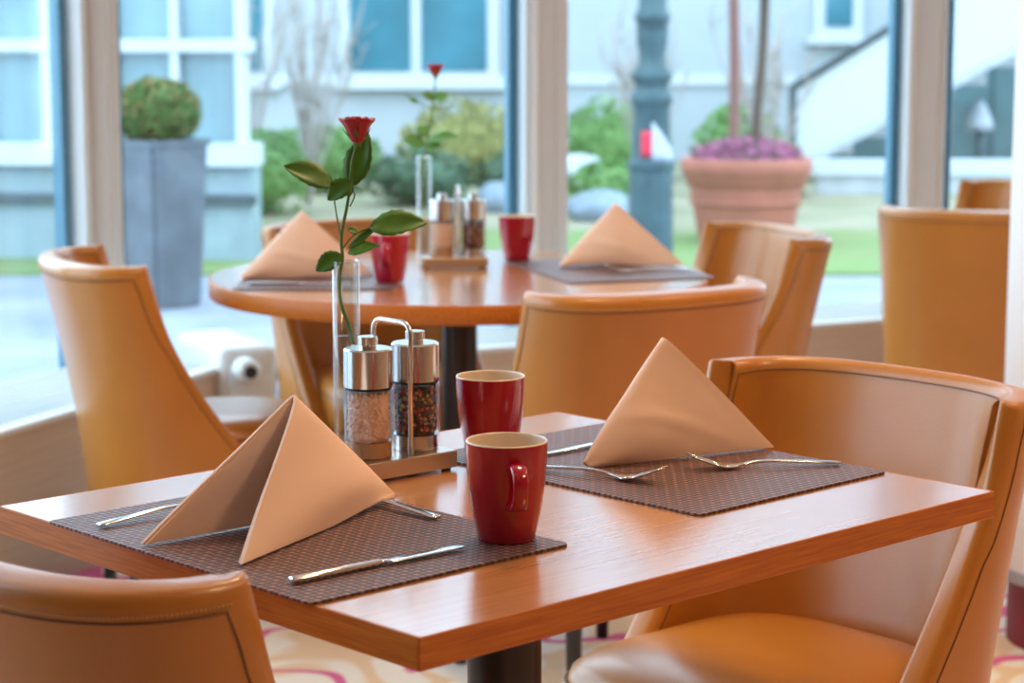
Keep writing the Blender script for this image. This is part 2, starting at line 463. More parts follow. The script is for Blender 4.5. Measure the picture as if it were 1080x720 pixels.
def seam_line(side, inset, lift=.0006, skip=1):
    """polyline parallel to the rim and the front edges, on the outer (1) or inner (-1) face"""
    def pt(t_, d):
        e_ = .002
        rw = row(t_); rw2 = row(t_-.01); L_ = rw[1][-1]
        p = along(rw, d*L_); q = along(rw, d*L_+e_); r_ = along(rw2, d*rw2[1][-1])
        n_ = (q-p).cross(p-r_); n_.normalize()
        return p+n_*(OUTSIGN*side*(TH/2+lift))
    out = []
    for k in range(16):
        t_ = .06+(1-inset/HH-.06)*k/16; L_ = row(t_)[1][-1]; out.append(pt(t_, inset/L_))
    t_ = 1-inset/HH; L_ = row(t_)[1][-1]
    top = [pt(t_, inset/L_+(1-2*inset/L_)*k/60*.995) for k in range(61)]
    out2 = []
    for k in range(16):
        t2 = .06+(1-inset/HH-.06)*k/16; L2 = row(t2)[1][-1]; out2.append(pt(t2, 1-inset/L2))
    return out, top, out2[::-1]
def make_chair(label):
    t = thing('barrel_chair', label, 'chair', group='tan leather barrel chairs')
    bm = new(); ni, nj = len(MID), len(MID[0][0])
    lay = {}
    for sd in (1, -1):
        for i in range(ni):
            pts, ds, L_ = MID[i]
            for j in range(nj):
                d = min(ds[j], L_-ds[j], (1-TS[i])*HH)
                lay[sd, i, j] = bm.verts.new(pts[j]+nrm_at(i, j)*(OUTSIGN*sd*edge_profile(d)))
        for i in range(ni-1):
            for j in range(nj-1): bm.faces.new((lay[sd, i, j], lay[sd, i+1, j], lay[sd, i+1, j+1], lay[sd, i, j+1]))
    ring = [(0, j) for j in range(nj)]+[(i, nj-1) for i in range(1, ni)]+[(ni-1, j) for j in range(nj-2, -1, -1)]+[(i, 0) for i in range(ni-2, 0, -1)]
    for k in range(len(ring)):
        a, b = ring[k], ring[(k+1) % len(ring)]
        bm.faces.new((lay[1, a[0], a[1]], lay[1, b[0], b[1]], lay[-1, b[0], b[1]], lay[-1, a[0], a[1]]))
    o = obj('backrest', bm, 'leather', t)
    for side in (1, -1):
        l0, tp, l1 = seam_line(side, .024 if side > 0 else .019)
        obj('seam', tube(new(), l0+tp+l1, .0012, 5), 'leather_seam', o)
    l0, tp, l1 = seam_line(1, .0185, .0002)
    sp = spline(tp, 3); bm = new()
    for a, b in zip(sp[:-1], sp[1:]): tube(bm, [a.lerp(b, .15), a.lerp(b, .75)], .0013, 5)
    q = obj('stitching', bm, 'thread', o); q['kind'] = 'stuff'
    # seat cushion
    bm = new(); N_ = 48; rings = []
    def outline(k, inset):
        th = 2*PI*k/N_; n_ = 3.6
        c, s = math.cos(th), math.sin(th)
        x = (.205-inset)*math.copysign(abs(c)**(2/n_), c); y = .03+(.225-inset)*math.copysign(abs(s)**(2/n_), s)
        if y > .03: x *= 1+.08*(y-.03)/.2
        return x, y
    for inset, z in ((.02, .335), (.004, .345), (0, .36), (0, .425), (.006, .443), (.02, .455), (.06, .463), (.12, .466)):
        rings.append([bm.verts.new((*outline(k, inset), z)) for k in range(N_)])
    for a, b in zip(rings, rings[1:]):
        for k in range(N_): bm.faces.new((a[k], a[(k+1) % N_], b[(k+1) % N_], b[k]))
    bm.faces.new(rings[0]); cv = bm.verts.new((0, .03, .467))
    for k in range(N_): bm.faces.new((rings[-1][k], rings[-1][(k+1) % N_], cv))
    seat = obj('seat', bm, 'leather', t)
    pts = [(*outline(k, -.0005), .428) for k in range(N_+1)]
    obj('piping', tube(new(), pts, .002, 5), 'leather_seam', seat)
    for x, y in ((-.17, .20), (.17, .20), (-.15, -.15), (.15, -.15)):
        sp = .02*(1 if y > 0 else -1)
        obj('leg', tube(new(), [(x, y, .34), (x, y+sp*.5, .17), (x*1.04, y+sp, 0)], [.02, .017, .013], 10), 'leg_black', t)
    return t
ch0 = None
TA = math.radians(43.35)
def chair(x, y, deg, label):
    """deg = direction the chair faces, from +X"""
    global ch0
    rz = math.radians(deg-90)
    if ch0 is None:
        ch0 = make_chair(label); ch0.location = (x, y, 0); ch0.rotation_euler = (0, 0, rz); return ch0
    return dup(ch0, (x, y, 0), rz, label)
TN = Vector((-.081, 1.79)); TU = Vector((math.cos(TA), math.sin(TA))); TV = Vector((-TU.y, TU.x))
def tw(u, v): return TN+TU*u+TV*v
p = tw(.03, .345); chair(p.x, p.y, 43.35, 'tan leather barrel chair in the bottom left corner, seen from behind')
p = tw(.96, .385); chair(p.x, p.y, 223.35, 'tan leather barrel chair at the right end of the rectangular table, its seat showing')
chair(-.70, 4.56, 21, 'tan leather barrel chair at the left windows, seen from the side')
chair(.16, 4.10, 122, 'tan leather barrel chair between the two tables, its back to the camera')
chair(.43, 5.06, 198, 'tan leather barrel chair right of the round table below the terracotta pot')
chair(-.30, 5.14, -62, 'tan leather barrel chair behind the round table, half hidden by napkin')
chair(1.33, 5.95, 70, 'pale lit barrel chair back beside the white column')
chair(1.50, 6.64, 215, 'farthest barrel chair, only its top showing beside the column')

# ------------------------------------------------------------------ tables
TL, TWD, TT = .883, .725, .031
c = tw(TL/2, TWD/2)
t = thing('dining_table', 'rectangular wooden dining table with orange-brown edge in the foreground', 'table', (c.x, c.y, 0), TA)
e = .003
obj('tabletop', box(new(), -TL/2+e, TL/2-e, -TWD/2+e, TWD/2-e, .75-TT, .75), 'tabletop_wood', t, False)
for y0, y1 in ((-TWD/2, -TWD/2+e), (TWD/2-e, TWD/2)):
    obj('edge_band', box(new(), -TL/2, TL/2, y0, y1, .75-TT, .7502, .0008, 1), 'edge_wood', t, False)
for x0, x1 in ((-TL/2, -TL/2+e), (TL/2-e, TL/2)):
    obj('edge_band', box(new(), x0, x1, -TWD/2+e, TWD/2-e, .75-TT, .7502, .0008, 1), 'edge_wood_cross', t, False)
obj('mounting_plate', box(new(), -.2, .2, -.2, .2, .706, .75-TT), 'leg_black', t, False)
obj('pedestal', lathe(new(), [(.043, .02), (.043, .706)], 40), 'pedestal', t)
obj('base_plate', box(new(), -.16, .16, -.16, .16, 0, .02, .006), 'pedestal', t, False)
RC = Vector((-.118, 4.665)); RR = .553
t = thing('round_table', 'round wooden dining table with dark pedestal by the windows', 'table', (RC.x, RC.y, 0), TA)
obj('tabletop', lathe(new(), [(0, .75), (RR-.004, .75)], 96), 'tabletop_wood', t, False)
obj('edge_band', lathe(new(), [(RR-.004, .75), (RR-.001, .7495), (RR, .748), (RR, .712), (RR-.002, .71), (0, .71)], 96), 'edge_wood', t)
obj('pedestal', lathe(new(), [(.04, .02), (.04, .71)], 40), 'pedestal', t)
obj('base_plate', lathe(new(), [(0, 0), (.26, 0), (.26, .012), (.24, .02), (0, .02)], 48), 'pedestal', t, False)

# ------------------------------------------------------------------ placemats
ZP = .7532
def rrect(hx, hy, r, n=6):
    pts = []
    for cx, cy, a0 in ((hx-r, hy-r, 0), (-hx+r, hy-r, 90), (-hx+r, -hy+r, 180), (hx-r, -hy+r, 270)):
        for k in range(n+1):
            a = math.radians(a0+90*k/n); pts.append((cx+r*math.cos(a), cy+r*math.sin(a)))
    return pts
mat0 = None
def placemat(x, y, ang, label):
    global mat0
    if mat0 is None:
        mat0 = obj('placemat', prism(new(), rrect(.17, .231, .008), 0, .0025), 'woven_vinyl', None, False)
        o = mat0
    else:
        o = mat0.copy(); C.objects.link(o)
    o.location = (x, y, .7505); o.rotation_euler = (0, 0, ang)
    return tag(o, label, 'placemat', 'woven brown placemats')
p = tw(.165, .380); placemat(p.x, p.y, TA, 'woven brown placemat at the left seat of the rectangular table')
p = tw(.703, .377); placemat(p.x, p.y, TA, 'woven brown placemat at the right seat of the rectangular table')
placemat(-.415, 4.60, math.radians(0), 'woven placemat on the left side of the round table')
placemat(.215, 4.76, math.radians(18), 'woven placemat on the right side of the round table')

# ------------------------------------------------------------------ napkins
def napkin_mesh(hl, hw, ht, seed, shrink=0., rnd_=.0035, bulge=.007):
    S = Vector((hl-shrink*1.5, 0, 0)); A = Vector((.0, 0, ht-shrink)); F = Vector((-hl+shrink*.5, hw-shrink, 0))
    ph = seed*1.7
    def fn(a, b):
        r = .035+.965*a; cc = -1+2*b
        P0 = S+(A-S)*r; Q = S+(F-S)*r
        w_ = (math.sqrt(cc*cc+rnd_)-math.sqrt(rnd_))/(math.sqrt(1+rnd_)-math.sqrt(rnd_))
        lat = cc*Q.y
        bul = bulge*math.sin(PI*abs(cc))*math.sin(PI*min(1, r*1.05))*(1 if cc > 0 else -1)
        wob = .0024*math.sin(9*r+ph+3*cc)*math.sin(PI*abs(cc))+.0022*math.exp(-((r-.55-.5*(abs(cc)-.4))/.06)**2)*math.sin(PI*abs(cc))*(1 if cc > 0 else -1)*(seed > 1)
        x = P0.x+w_*(Q.x-P0.x); z = P0.z+w_*(Q.z-P0.z)
        lift = .004*max(0, math.sin(3.2*r+ph))*abs(cc)**6*(1-r)*2
        return Vector((x, lat+bul+wob+.006*r*r*(1-abs(cc)), max(0, z)+lift+.0022))
    return grid(new(), fn, 30, 56)
def napkin(x, y, ang, hl, hw, ht, seed, label, rnd_=.02, bulge=.013):
    t = thing('folded_napkin', label, 'napkin', (x, y, ZP), ang, 'peach pyramid napkins')
    o = obj('outer_fold', napkin_mesh(hl, hw, ht, seed, 0, rnd_, bulge), 'napkin_cloth', t); soft(o, .0034, .0014, 3)
    o2 = obj('inner_fold', napkin_mesh(hl, hw, ht, seed, .0046, rnd_, bulge), 'napkin_cloth', t); soft(o2, .003, .0012, 3)
    return t
p = tw(.178, .402); napkin(p.x, p.y, TA+math.radians(9.9), .163, .071, .139, 1, 'peach napkin folded in an open pyramid on the left placemat of the rectangular table', .005, .008)
p = tw(.748, .405); napkin(p.x, p.y, TA+math.radians(179), .135, .072, .146, 2, 'peach napkin pyramid on the right placemat of the rectangular table')
napkin(-.462, 4.60, math.radians(205), .145, .07, .142, 3, 'peach napkin pyramid on the left of the round table')
napkin(.235, 4.83, math.radians(205), .145, .07, .142, 4, 'peach napkin pyramid on the right of the round table')

# ------------------------------------------------------------------ mugs
def make_mug(label):
    t = thing('coffee_mug', label, 'mug', group='red mugs with cream inside')
    H_ = .1055
    prof = [(0, .002), (.026, .002), (.029, 0), (.0305, .002), (.0325, .012), (.037, .035), (.0405, .062), (.0425, .09), (.0428, H_-.0015)]
    obj('body', lathe(new(), prof, 56), 'mug_red', t)
    prof = [(.0428, H_-.0015), (.0424, H_-.0003), (.0415, H_), (.0405, H_-.0004), (.0400, H_-.002), (.0395, .09), (.0375, .062), (.034, .035), (.029, .012), (0, .008)]
    obj('lining', lathe(new(), prof, 56), 'mug_cream', t)
    # ear handle in local +X: a flat strap
    path = spline([(.0395, 0, .083), (.055, 0, .0855), (.068, 0, .077), (.069, 0, .062), (.060, 0, .047), (.0375, 0, .041)], 6)
    bm = new(); rings = []
    for i, q in enumerate(path):
        d = (path[min(i+1, len(path)-1)]-path[max(i-1, 0)]).normalized(); nrm = Vector((-d.z, 0, d.x)); hw = .0095-.0015*math.sin(PI*i/(len(path)-1)); th = .0042
        ring = []
        for k in range(12):
            a = 2*PI*k/12; cs, sn = math.cos(a), math.sin(a)
            ring.append(bm.verts.new(q+Vector((0, 1, 0))*hw*math.copysign(abs(cs)**.6, cs)+nrm*th*math.copysign(abs(sn)**.6, sn)))
        rings.append(ring)
    for a, b in zip(rings, rings[1:]):
        for k in range(12): bm.faces.new((a[k], a[(k+1) % 12], b[(k+1) % 12], b[k]))
    obj('handle', bm, 'mug_red', t)
    return t
p = tw(.301, .209); mug0 = make_mug('red mug nearest the camera, handle towards it, on the left placemat')
mug0.location = (p.x, p.y, ZP); mug0.rotation_euler = (0, 0, math.radians(-78))
p = tw(.575, .53); dup(mug0, (p.x, p.y, ZP), math.radians(80), 'red mug behind the nearest one, in front of the dark pedestal')
dup(mug0, (-.262, 4.50, ZP), math.radians(-95), 'red mug on the round table beside the rose leaves')
dup(mug0, (.012, 4.95, ZP), math.radians(100), 'red mug at the far side of the round table below the window post')

# ------------------------------------------------------------------ mill set
def make_tray(label):
    t = thing('mill_tray', label, 'tray', group='steel trays for mills')
    obj('tray_base', box(new(), -.076, .076, -.044, .044, .003, .024, .0015, 2), 'brushed', t, False)
    bm = new()
    pts = [(.010, -.036, .024), (.010, -.036, .170)]+[(.010, -.036+.014*(1-math.cos(a)), .170+.014*math.sin(a)) for a in (PI/6, PI/3, PI/2)]
    pts += [(.010, .036-.014*(1-math.cos(a)), .170+.014*math.sin(a)) for a in (PI/2, PI/3, PI/6)]+[(.010, .036, .170), (.010, .036, .024)]
    obj('carry_handle', tube(bm, pts, .0032, 12), 'steel', t)
    f0 = None
    for x in (-.066, .066):
        for y in (-.034, .034):
            if f0 is None: f0 = obj('rubber_foot', lathe(new(), [(0, 0), (.006, 0), (.006, .0035), (0, .0035)], 12), 'dark_plastic', t); f0.location = (x, y, 0)
            else: link_piece(f0, t, (x, y, 0))
    return t
def make_mill(kind, label, detailed=True):
    t = thing(kind+'_mill', label, 'mill', group=kind+' mills')
    R_ = .0295
    obj('metal_foot', lathe(new(), [(0, 0), (R_-.002, 0), (R_-.002, .018), (0, .018)], 40), 'steel' if kind == 'pepper' else 'foot_reflection_brown', t, False)  # salt mill foot: brown reflection put into its colour
    obj('glass_body', lathe(new(), [(0, .001), (R_-.0005, .001), (R_, .003), (R_, .081), (R_-.0022, .081), (R_-.0022, .019), (0, .019)], 40), 'mill_glass', t, False)
    rnd = random.Random(5 if kind == 'salt' else 9)
    mats = {'salt': ('salt',), 'pepper': ('pepper_black', 'pepper_black', 'pepper_red', 'pepper_tan')}[kind]
    bms = {m: new() for m in set(mats)}
    top = .078
    for i in range(620 if kind == 'salt' else 560):
        r = (R_-.0056)*math.sqrt(rnd.uniform(.8, 1)); a = rnd.uniform(0, 2*PI); z = rnd.uniform(.022, top)
        bm = bms[rnd.choice(mats)]; s = rnd.uniform(.0018, .0030)
        ret = bmesh.ops.create_icosphere(bm, subdivisions=1, radius=s)
        bmesh.ops.translate(bm, verts=ret['verts'], vec=(r*math.cos(a), r*math.sin(a), z))
        if kind == 'salt':
            for v in ret['verts']: v.co += Vector((rnd.uniform(-1, 1), rnd.uniform(-1, 1), rnd.uniform(-1, 1)))*s*.15
    core = obj('core', lathe(new(), [(0, .019), (R_-.006, .019), (R_-.006, top-.003), (0, top-.003)], 24), mats[0], t)
    for m_, bm in bms.items():
        q = obj('salt_crystals' if kind == 'salt' else 'peppercorns', bm, m_, t, kind == 'pepper'); q['kind'] = 'stuff'
    obj('collar', lathe(new(), [(0, .0815), (R_-.0015, .0815), (R_-.0015, .0845), (0, .0845)], 40), 'dark_plastic', t, False)
    cap = obj('steel_cap', lathe(new(), [(0, .0845), (R_, .0845), (R_, .1285), (R_-.002, .1305), (0, .1308)], 48), 'steel', t); sharp(cap)
    kb = obj('knob', lathe(new(), [(0, .1308), (.0105, .1308), (.0105, .1335), (.0118, .1345), (.0118, .1435), (.0108, .1445), (0, .1446)], 28), 'steel', t); sharp(kb)
    return t
p = tw(.437, .567)
TRR = TA+math.radians(-2)
tray0 = make_tray('brushed steel tray with arched handle on the rectangular table'); tray0.location = (p.x, p.y, .7505); tray0.rotation_euler = (0, 0, TRR)
def off(px, ang, dx): return (px.x+dx*math.cos(ang), px.y+dx*math.sin(ang), .7505+.0245)
salt0 = make_mill('salt', 'salt mill with pale pink salt on the rectangular table tray'); salt0.location = off(p, TRR, -.026)
pep0 = make_mill('pepper', 'pepper mill with mixed peppercorns on the rectangular table tray'); pep0.location = off(p, TRR, .046)
p2 = Vector((-.135, 4.83)); a2 = math.radians(8)
dup(tray0, (p2.x, p2.y, .7505), a2, 'small steel mill tray on the round table')
dup(salt0, off(p2, a2, -.026), 0, 'salt mill on the round table')
dup(pep0, off(p2, a2, .046), 0, 'pepper mill on the round table')

# ------------------------------------------------------------------ vases and roses
def make_vase(label, h, r):
    t = thing('bud_vase', label, 'vase', group='clear bud vases')
    obj('glass_tube', lathe(new(), [(0, 0), (r-.001, 0), (r, .002), (r, h-.001), (r-.0008, h), (r-.0018, h-.001), (r-.002, .014), (0, .012)], 36), 'clear_glass', t)
    obj('water', lathe(new(), [(0, .0125), (r-.0024, .0145), (r-.0024, h*.62), (0, h*.62)], 28), 'water', t)
    obj('rim_bead', lathe(new(), [(r-.0018, h-.002), (r+.0004, h-.002), (r+.0006, h), (r-.0006, h+.0008), (r-.0018, h)], 36), 'clear_glass', t)
    return t
def make_rose(label, loc, h, stem, head, leaves, stalks, hr, lm, scale=1.):
    """coordinates in millimetres, x to the right, y away from the camera, z above the vase rim"""
    t = thing('rose', label, 'rose', loc, 0, 'single red roses')
    def q(p): return Vector((p[0]/1000, p[1]/1000, h+p[2]/1000))
    sp = spline([q(p) for p in stem], 5)
    st = obj('stem', tube(new(), sp, [.0026-.0008*i/len(sp) for i in range(len(sp))], 8), 'stem_green', t)
    for pts in stalks: obj('leaf_stalk', tube(new(), spline([q(p) for p in pts], 4), .0010*scale, 6), 'stem_green', st)
    for b, tp, wd, nr in leaves:
        bm = new(); leaf_mesh(bm, q(b), q(tp), wd/1000, nr, serr=.05, nt_=12)
        o = obj('leaf', bm, lm, t); soft(o, .0006, 0)
    bse = q(head)
    k = hr/.021
    def petal(R0, hgt, a0, span, flare, name='petal', m='petal_red'):
        def fn(i, j):
            a = -1+2*i; b = j
            r = R0*(.30+.70*b**.6)+flare*b**4-.0016*a*a*b
            z = hgt*(b**.9)*(1-.05*a**2)+.0012*math.sin(5*a+a0*3)*b
            th = a0+a*span*(1-.15*b)
            return bse+Vector((r*math.cos(th), r*math.sin(th), z))
        bm = grid(new(), fn, 10, 8); o = obj(name, bm, m, t); soft(o, .0005, 0)
    for kx in range(5): petal(.0175*k, .0305*k, kx*2*PI/5+.5, .92, .006*k)
    for kx in range(5): petal(.0150*k, .0318*k, kx*2*PI/5+1.1, .86, .003*k)
    for kx in range(4): petal(.0105*k, .033*k, kx*2*PI/4+.2, .9, .0005*k)
    for kx in range(3): petal(.006*k, .0325*k, kx*2*PI/3, 1.1, -.001*k)
    obj('hip', lathe(new(), [(0, -.008*k), (.004*k, -.006*k), (.0062*k, -.001*k), (.006*k, .003*k), (0, .004*k)], 16), 'stem_green', t, True, bse)
    for kx in range(5):
        a = kx*2*PI/5-.35
        bm = new(); d = Vector((math.cos(a), math.sin(a), 0))
        leaf_mesh(bm, bse+d*.005*k, bse+d*.0165*k+Vector((0, 0, .020*k)), .006*k, d, droop=-.1)
        obj('sepal', bm, 'stem_green', t)
    return t
VB = (-.2065, 2.60, .7505)
v0 = make_vase('clear glass bud vase behind the mills on the rectangular table', .247, .0172); v0.location = VB
nF = (0.05, -.75, .65)
make_rose('single red rose with five green leaves in the foreground vase', VB, .2545,
    [(9, 0, -112), (2, -3, -85), (-6, -4, -60), (-8, -2, -29), (-4, 0, -4), (-5, 0, 23), (2, 0, 58), (7, 0, 88), (10, 0, 117), (16, 0, 137)],
    (16, 0, 138),
    [((-14, -3, 86), (-72, -8, 115), 34, (.25, -.8, .6)), ((9, -4, 92), (-22, -8, 70), 27, (-.1, -.85, .45)), ((7, 4, 84), (27, 8, 150), 36, (-.3, -1, .1)),
     ((30, -4, 34), (100, -8, 45), 38, (-.1, -.8, .7)), ((4, -2, 8), (40, 4, 38), 12, (.4, -.5, .8)), ((3, -6, 2), (42, -10, 16), 20, (0, -.6, .8)),
     ((-5, -3, 1), (-37, -8, -18), 25, (.2, -.85, .5)), ((16, -2, 28), (3, -4, 33), 11, nF)],
    [[(-6, 0, 24), (-12, -2, 60), (-14, -3, 86)], [(-3, 0, 8), (10, -2, 24), (30, -4, 34)], [(4, 0, 70), (10, -2, 80), (9, -4, 92)], [(6, 2, 60), (12, 2, 74), (7, 4, 84)]],
    .0205, 'leaf_green')
VF = (-.206, 4.93, .7505)
v1 = dup(v0, VF, 0, 'clear glass bud vase on the round table')
make_rose('single red rose in the vase on the round table', VF, .2545,
    [(0, 0, -120), (-4, 0, -40), (2, 0, 0), (14, 0, 60), (24, 0, 130), (28, 0, 178)], (28, 0, 178),
    [((24, 0, 128), (58, -8, 138), 30, nF), ((24, 0, 126), (-2, -8, 140), 26, nF), ((-14, 0, 118), (-34, 4, 128), 14, nF), ((2, 0, 20), (-46, -8, 36), 40, nF),
     ((6, 0, 30), (82, -4, 46), 44, (0, -.5, .9)), ((8, 0, 40), (-14, 10, 66), 34, nF), ((4, 0, 12), (40, -10, 22), 30, nF)],
    [[(20, 0, 100), (0, 0, 112), (-44, 0, 138)], [(22, 0, 110), (50, 0, 104), (74, 0, 112)]], .0185, 'leaf_far', 1.4)

# ------------------------------------------------------------------ cutlery (long axis +X, tip at +X)
def strap(bm, prof, n=10):
    """prof: (x, half width, z, half thickness)"""
    rings = []
    for x, hw, z, th in prof:
        rings.append([bm.verts.new((x, hw*math.copysign(abs(math.cos(2*PI*k/n))**.7, math.cos(2*PI*k/n)), z+th*math.sin(2*PI*k/n))) for k in range(n)])
    for a, b in zip(rings, rings[1:]):
        for k in range(n): bm.faces.new((a[k], a[(k+1) % n], b[(k+1) % n], b[k]))
    bm.faces.new(rings[0]); bm.faces.new(rings[-1])
    return bm
def make_knife(label):
    t = thing('table_knife', label, 'knife', group='steel knives')
    obj('handle', strap(new(), [(-.108, .0052, .0036, .0030), (-.106, .0062, .0037, .0036), (-.05, .0055, .0037, .0036), (0, .0044, .0036, .0034), (.006, .004, .0035, .0026)]), 'cutlery_steel', t)
    obj('blade', strap(new(), [(.004, .0042, .0034, .0016), (.012, .0078, .0034, .0011), (.05, .0088, .0032, .0010), (.09, .0082, .003, .0009), (.104, .0055, .003, .0008), (.109, .0015, .003, .0006)]), 'cutlery_steel', t)
    return t
def make_fork(label, L=.19):
    t = thing('table_fork', label, 'fork', group='steel forks')
    b = L/.19
    obj('handle', strap(new(), [(-.095*b, .0055, .0030, .0016), (-.09*b, .0075, .0034, .0017), (-.06*b, .0062, .0052, .0017), (-.01*b, .0035, .0078, .0018), (.012*b, .0028, .0072, .0018), (.03*b, .0034, .0044, .0016), (.037*b, .0080, .0034, .0022), (.046*b, .0134, .0034, .0024), (.056*b, .0146, .0044, .0018)]), 'cutlery_steel', t)
    tn = None
    for y in (-.0115, -.0038, .0038, .0115):
        if tn is None:
            tn = obj('tine', strap(new(), [(.054*b, .0034, .0038, .0016), (.066*b, .0032, .0075, .0017), (.082*b, .0028, .0130, .0015), (.095*b, .0014, .0190, .0010)], 8), 'cutlery_steel', t); tn.location = (0, y, 0)
        else: link_piece(tn, t, (0, y, 0))
    return t
ZC = ZP+.0004
kn0 = make_knife('steel table knife in front of the left napkin'); p = tw(.131, .211); kn0.location = (p.x, p.y, ZC); kn0.rotation_euler = (0, 0, TA+math.radians(-2))
p = tw(.735, .499); dup(kn0, (p.x, p.y, ZC), TA+PI, 'steel table knife behind the right napkin')
fk0 = make_fork('steel fork lying on the right placemat, pointing at the napkin'); p = tw(.783, .262); fk0.location = (p.x, p.y, ZC); fk0.rotation_euler = (0, 0, math.atan2(.079, -.117)+TA)
p = tw(.592, .372); dup(fk0, (p.x, p.y, ZC), math.atan2(-.12, .039)+TA, 'steel dessert fork lying between the red mugs and right napkin')
p = tw(.112, .548); dup(fk0, (p.x, p.y, ZC), TA+math.radians(3), 'steel fork with its handle left of the left napkin')
p = tw(.303, .417); dup(fk0, (p.x, p.y, ZC), TA+math.radians(91), 'steel dessert fork, its handle peeking out right of the left napkin')
dup(kn0, (-.45, 4.44, ZC), math.radians(4), 'steel knife at the front of the round table left setting')
dup(fk0, (.30, 4.69, ZC), math.radians(190), 'steel fork at the front of the round table right setting')

# ------------------------------------------------------------------ outdoors
tag(obj('paving', box(new(), -14, 14, 1.2, 12.4, -.25, -.12), 'paving', None, False), 'pale grey-blue paving outside the windows', 'paving', kind='structure')
GZ = -.12
def gobj(name, bm, m, label, cat): return tag(obj(name, bm, m, None, False), label, cat, kind='structure')
gobj('lawn', box(new(), -14, 14, 12.4, 15.2, -.3, -.10), 'lawn', 'green lawn strip beyond the paving', 'lawn')
gobj('garden_bed', box(new(), -14, 14, 15.2, 40, -.3, -.11), 'garden_soil', 'tan and green garden bed in front of the white house', 'garden bed')
# slate planter with boxwood
PX, PY = -1.845, 11.0
t = thing('planter', 'tall tapered slate-grey planter outside the left window', 'planter', (PX, PY, GZ), math.radians(48))
bm = new(); a = [bm.verts.new((x, y, 0)) for x, y in ((-.15, -.15), (.15, -.15), (.15, .15), (-.15, .15))]
b = [bm.verts.new((x*1.25, y*1.25, .86)) for x, y in ((-.15, -.15), (.15, -.15), (.15, .15), (-.15, .15))]
for i in range(4): bm.faces.new((a[i], a[(i+1) % 4], b[(i+1) % 4], b[i]))
bm.faces.new(a)
bmesh.ops.bevel(bm, geom=[e_ for e_ in bm.edges if len(e_.link_faces) == 2], offset=.012, segments=2, affect='EDGES')
obj('body', bm, 'planter_slate', t, False)
bm = new(); box(bm, -.195, .195, -.195, -.165, .845, .875); box(bm, -.195, .195, .165, .195, .845, .875); box(bm, -.195, -.165, -.165, .165, .845, .875); box(bm, .165, .195, -.165, .165, .845, .875)
obj('rim', bm, 'planter_slate', t, False)
obj('soil', box(new(), -.175, .175, -.175, .175, .82, .84), 'soil', t, False)
t = thing('boxwood', 'clipped boxwood ball growing in the slate planter', 'shrub', (PX, PY, GZ+.842))
bm = new(); foliage(bm, ball(.235, .235, .175, .175, .03), 3000, .035, 3); obj('foliage', bm, 'box_green', t, False)['kind'] = 'stuff'
bm = new(); foliage(bm, ball(.24, .24, .18, .182, .05), 900, .03, 4); obj('brown_tips', bm, 'box_brown', t, False)['kind'] = 'stuff'
bm = new(); bmesh.ops.create_icosphere(bm, subdivisions=3, radius=1); bmesh.ops.scale(bm, verts=bm.verts[:], vec=(.2, .2, .14)); bmesh.ops.translate(bm, verts=bm.verts[:], vec=(0, 0, .175))
obj('inner_mass', bm, 'box_green', t)
obj('stem', tube(new(), [(0, 0, 0), (0, 0, .1)], .02, 8), 'bark', t)
# terracotta pot with standard tree and heather
px_, py_ = 1.60, 14.4
t = thing('terracotta_pot', 'wide terracotta pot with ribbed rim beyond the lamp post', 'pot', (px_, py_, GZ))
obj('pot_body', lathe(new(), [(0, 0), (.31, 0), (.32, .02), (.36, .25), (.39, .40), (.39, .42), (0, .42)], 48), 'terracotta', t)
obj('rim', lathe(new(), [(.39, .40), (.41, .41), (.415, .46), (.43, .48), (.445, .50), (.445, .57), (.43, .59), (.39, .59), (.38, .54), (0, .54)], 48), 'terracotta', t)
obj('rib', lathe(new(), [(.372, .27), (.385, .285), (.388, .30), (.378, .31)], 48), 'terracotta', t)
obj('soil', lathe(new(), [(0, .56), (.385, .55)], 24), 'soil', t)
t = thing('heather', 'purple heather filling the terracotta pot', 'heather', (px_, py_, GZ+.55))
def hea(r):
    a = r.uniform(0, 2*PI); q = math.sqrt(r.random())*.38
    return (q*math.cos(a), q*math.sin(a), r.uniform(0, .19)*(1-.5*(q/.38)**2))
bm = new(); foliage(bm, hea, 1500, .04, 8); obj('flowers', bm, 'heather', t, False)['kind'] = 'stuff'
bm = new(); foliage(bm, hea, 500, .04, 18); obj('greens', bm, 'shrub_dark', t, False)['kind'] = 'stuff'
t = thing('standard_tree', 'thin dark tree trunk rising from the terracotta pot', 'tree', (px_+.05, py_, GZ+.55))
obj('trunk', tube(new(), spline([(0, 0, 0), (.02, 0, .4), (.05, 0, .8), (.06, 0, 1.35)], 4), [.034]*13, 10), 'bark', t)
bm = new(); foliage(bm, ball(.42, .42, .36, 1.50, .1), 2200, .06, 12); obj('crown', bm, 'shrub_green', t, False)['kind'] = 'stuff'
t = thing('thin_tree', 'slim reddish trunk left of the terracotta pot tree', 'tree', (1.62, 15.6, -.11))
obj('trunk', tube(new(), spline([(0, 0, 0), (.02, 0, .9), (0, 0, 1.9), (.02, 0, 2.6)], 4), .04, 10), 'bark_red', t)
bm = new(); foliage(bm, ball(.5, .5, .45, 3.1, .1), 1200, .07, 13); obj('crown', bm, 'shrub_olive', t, False)['kind'] = 'stuff'
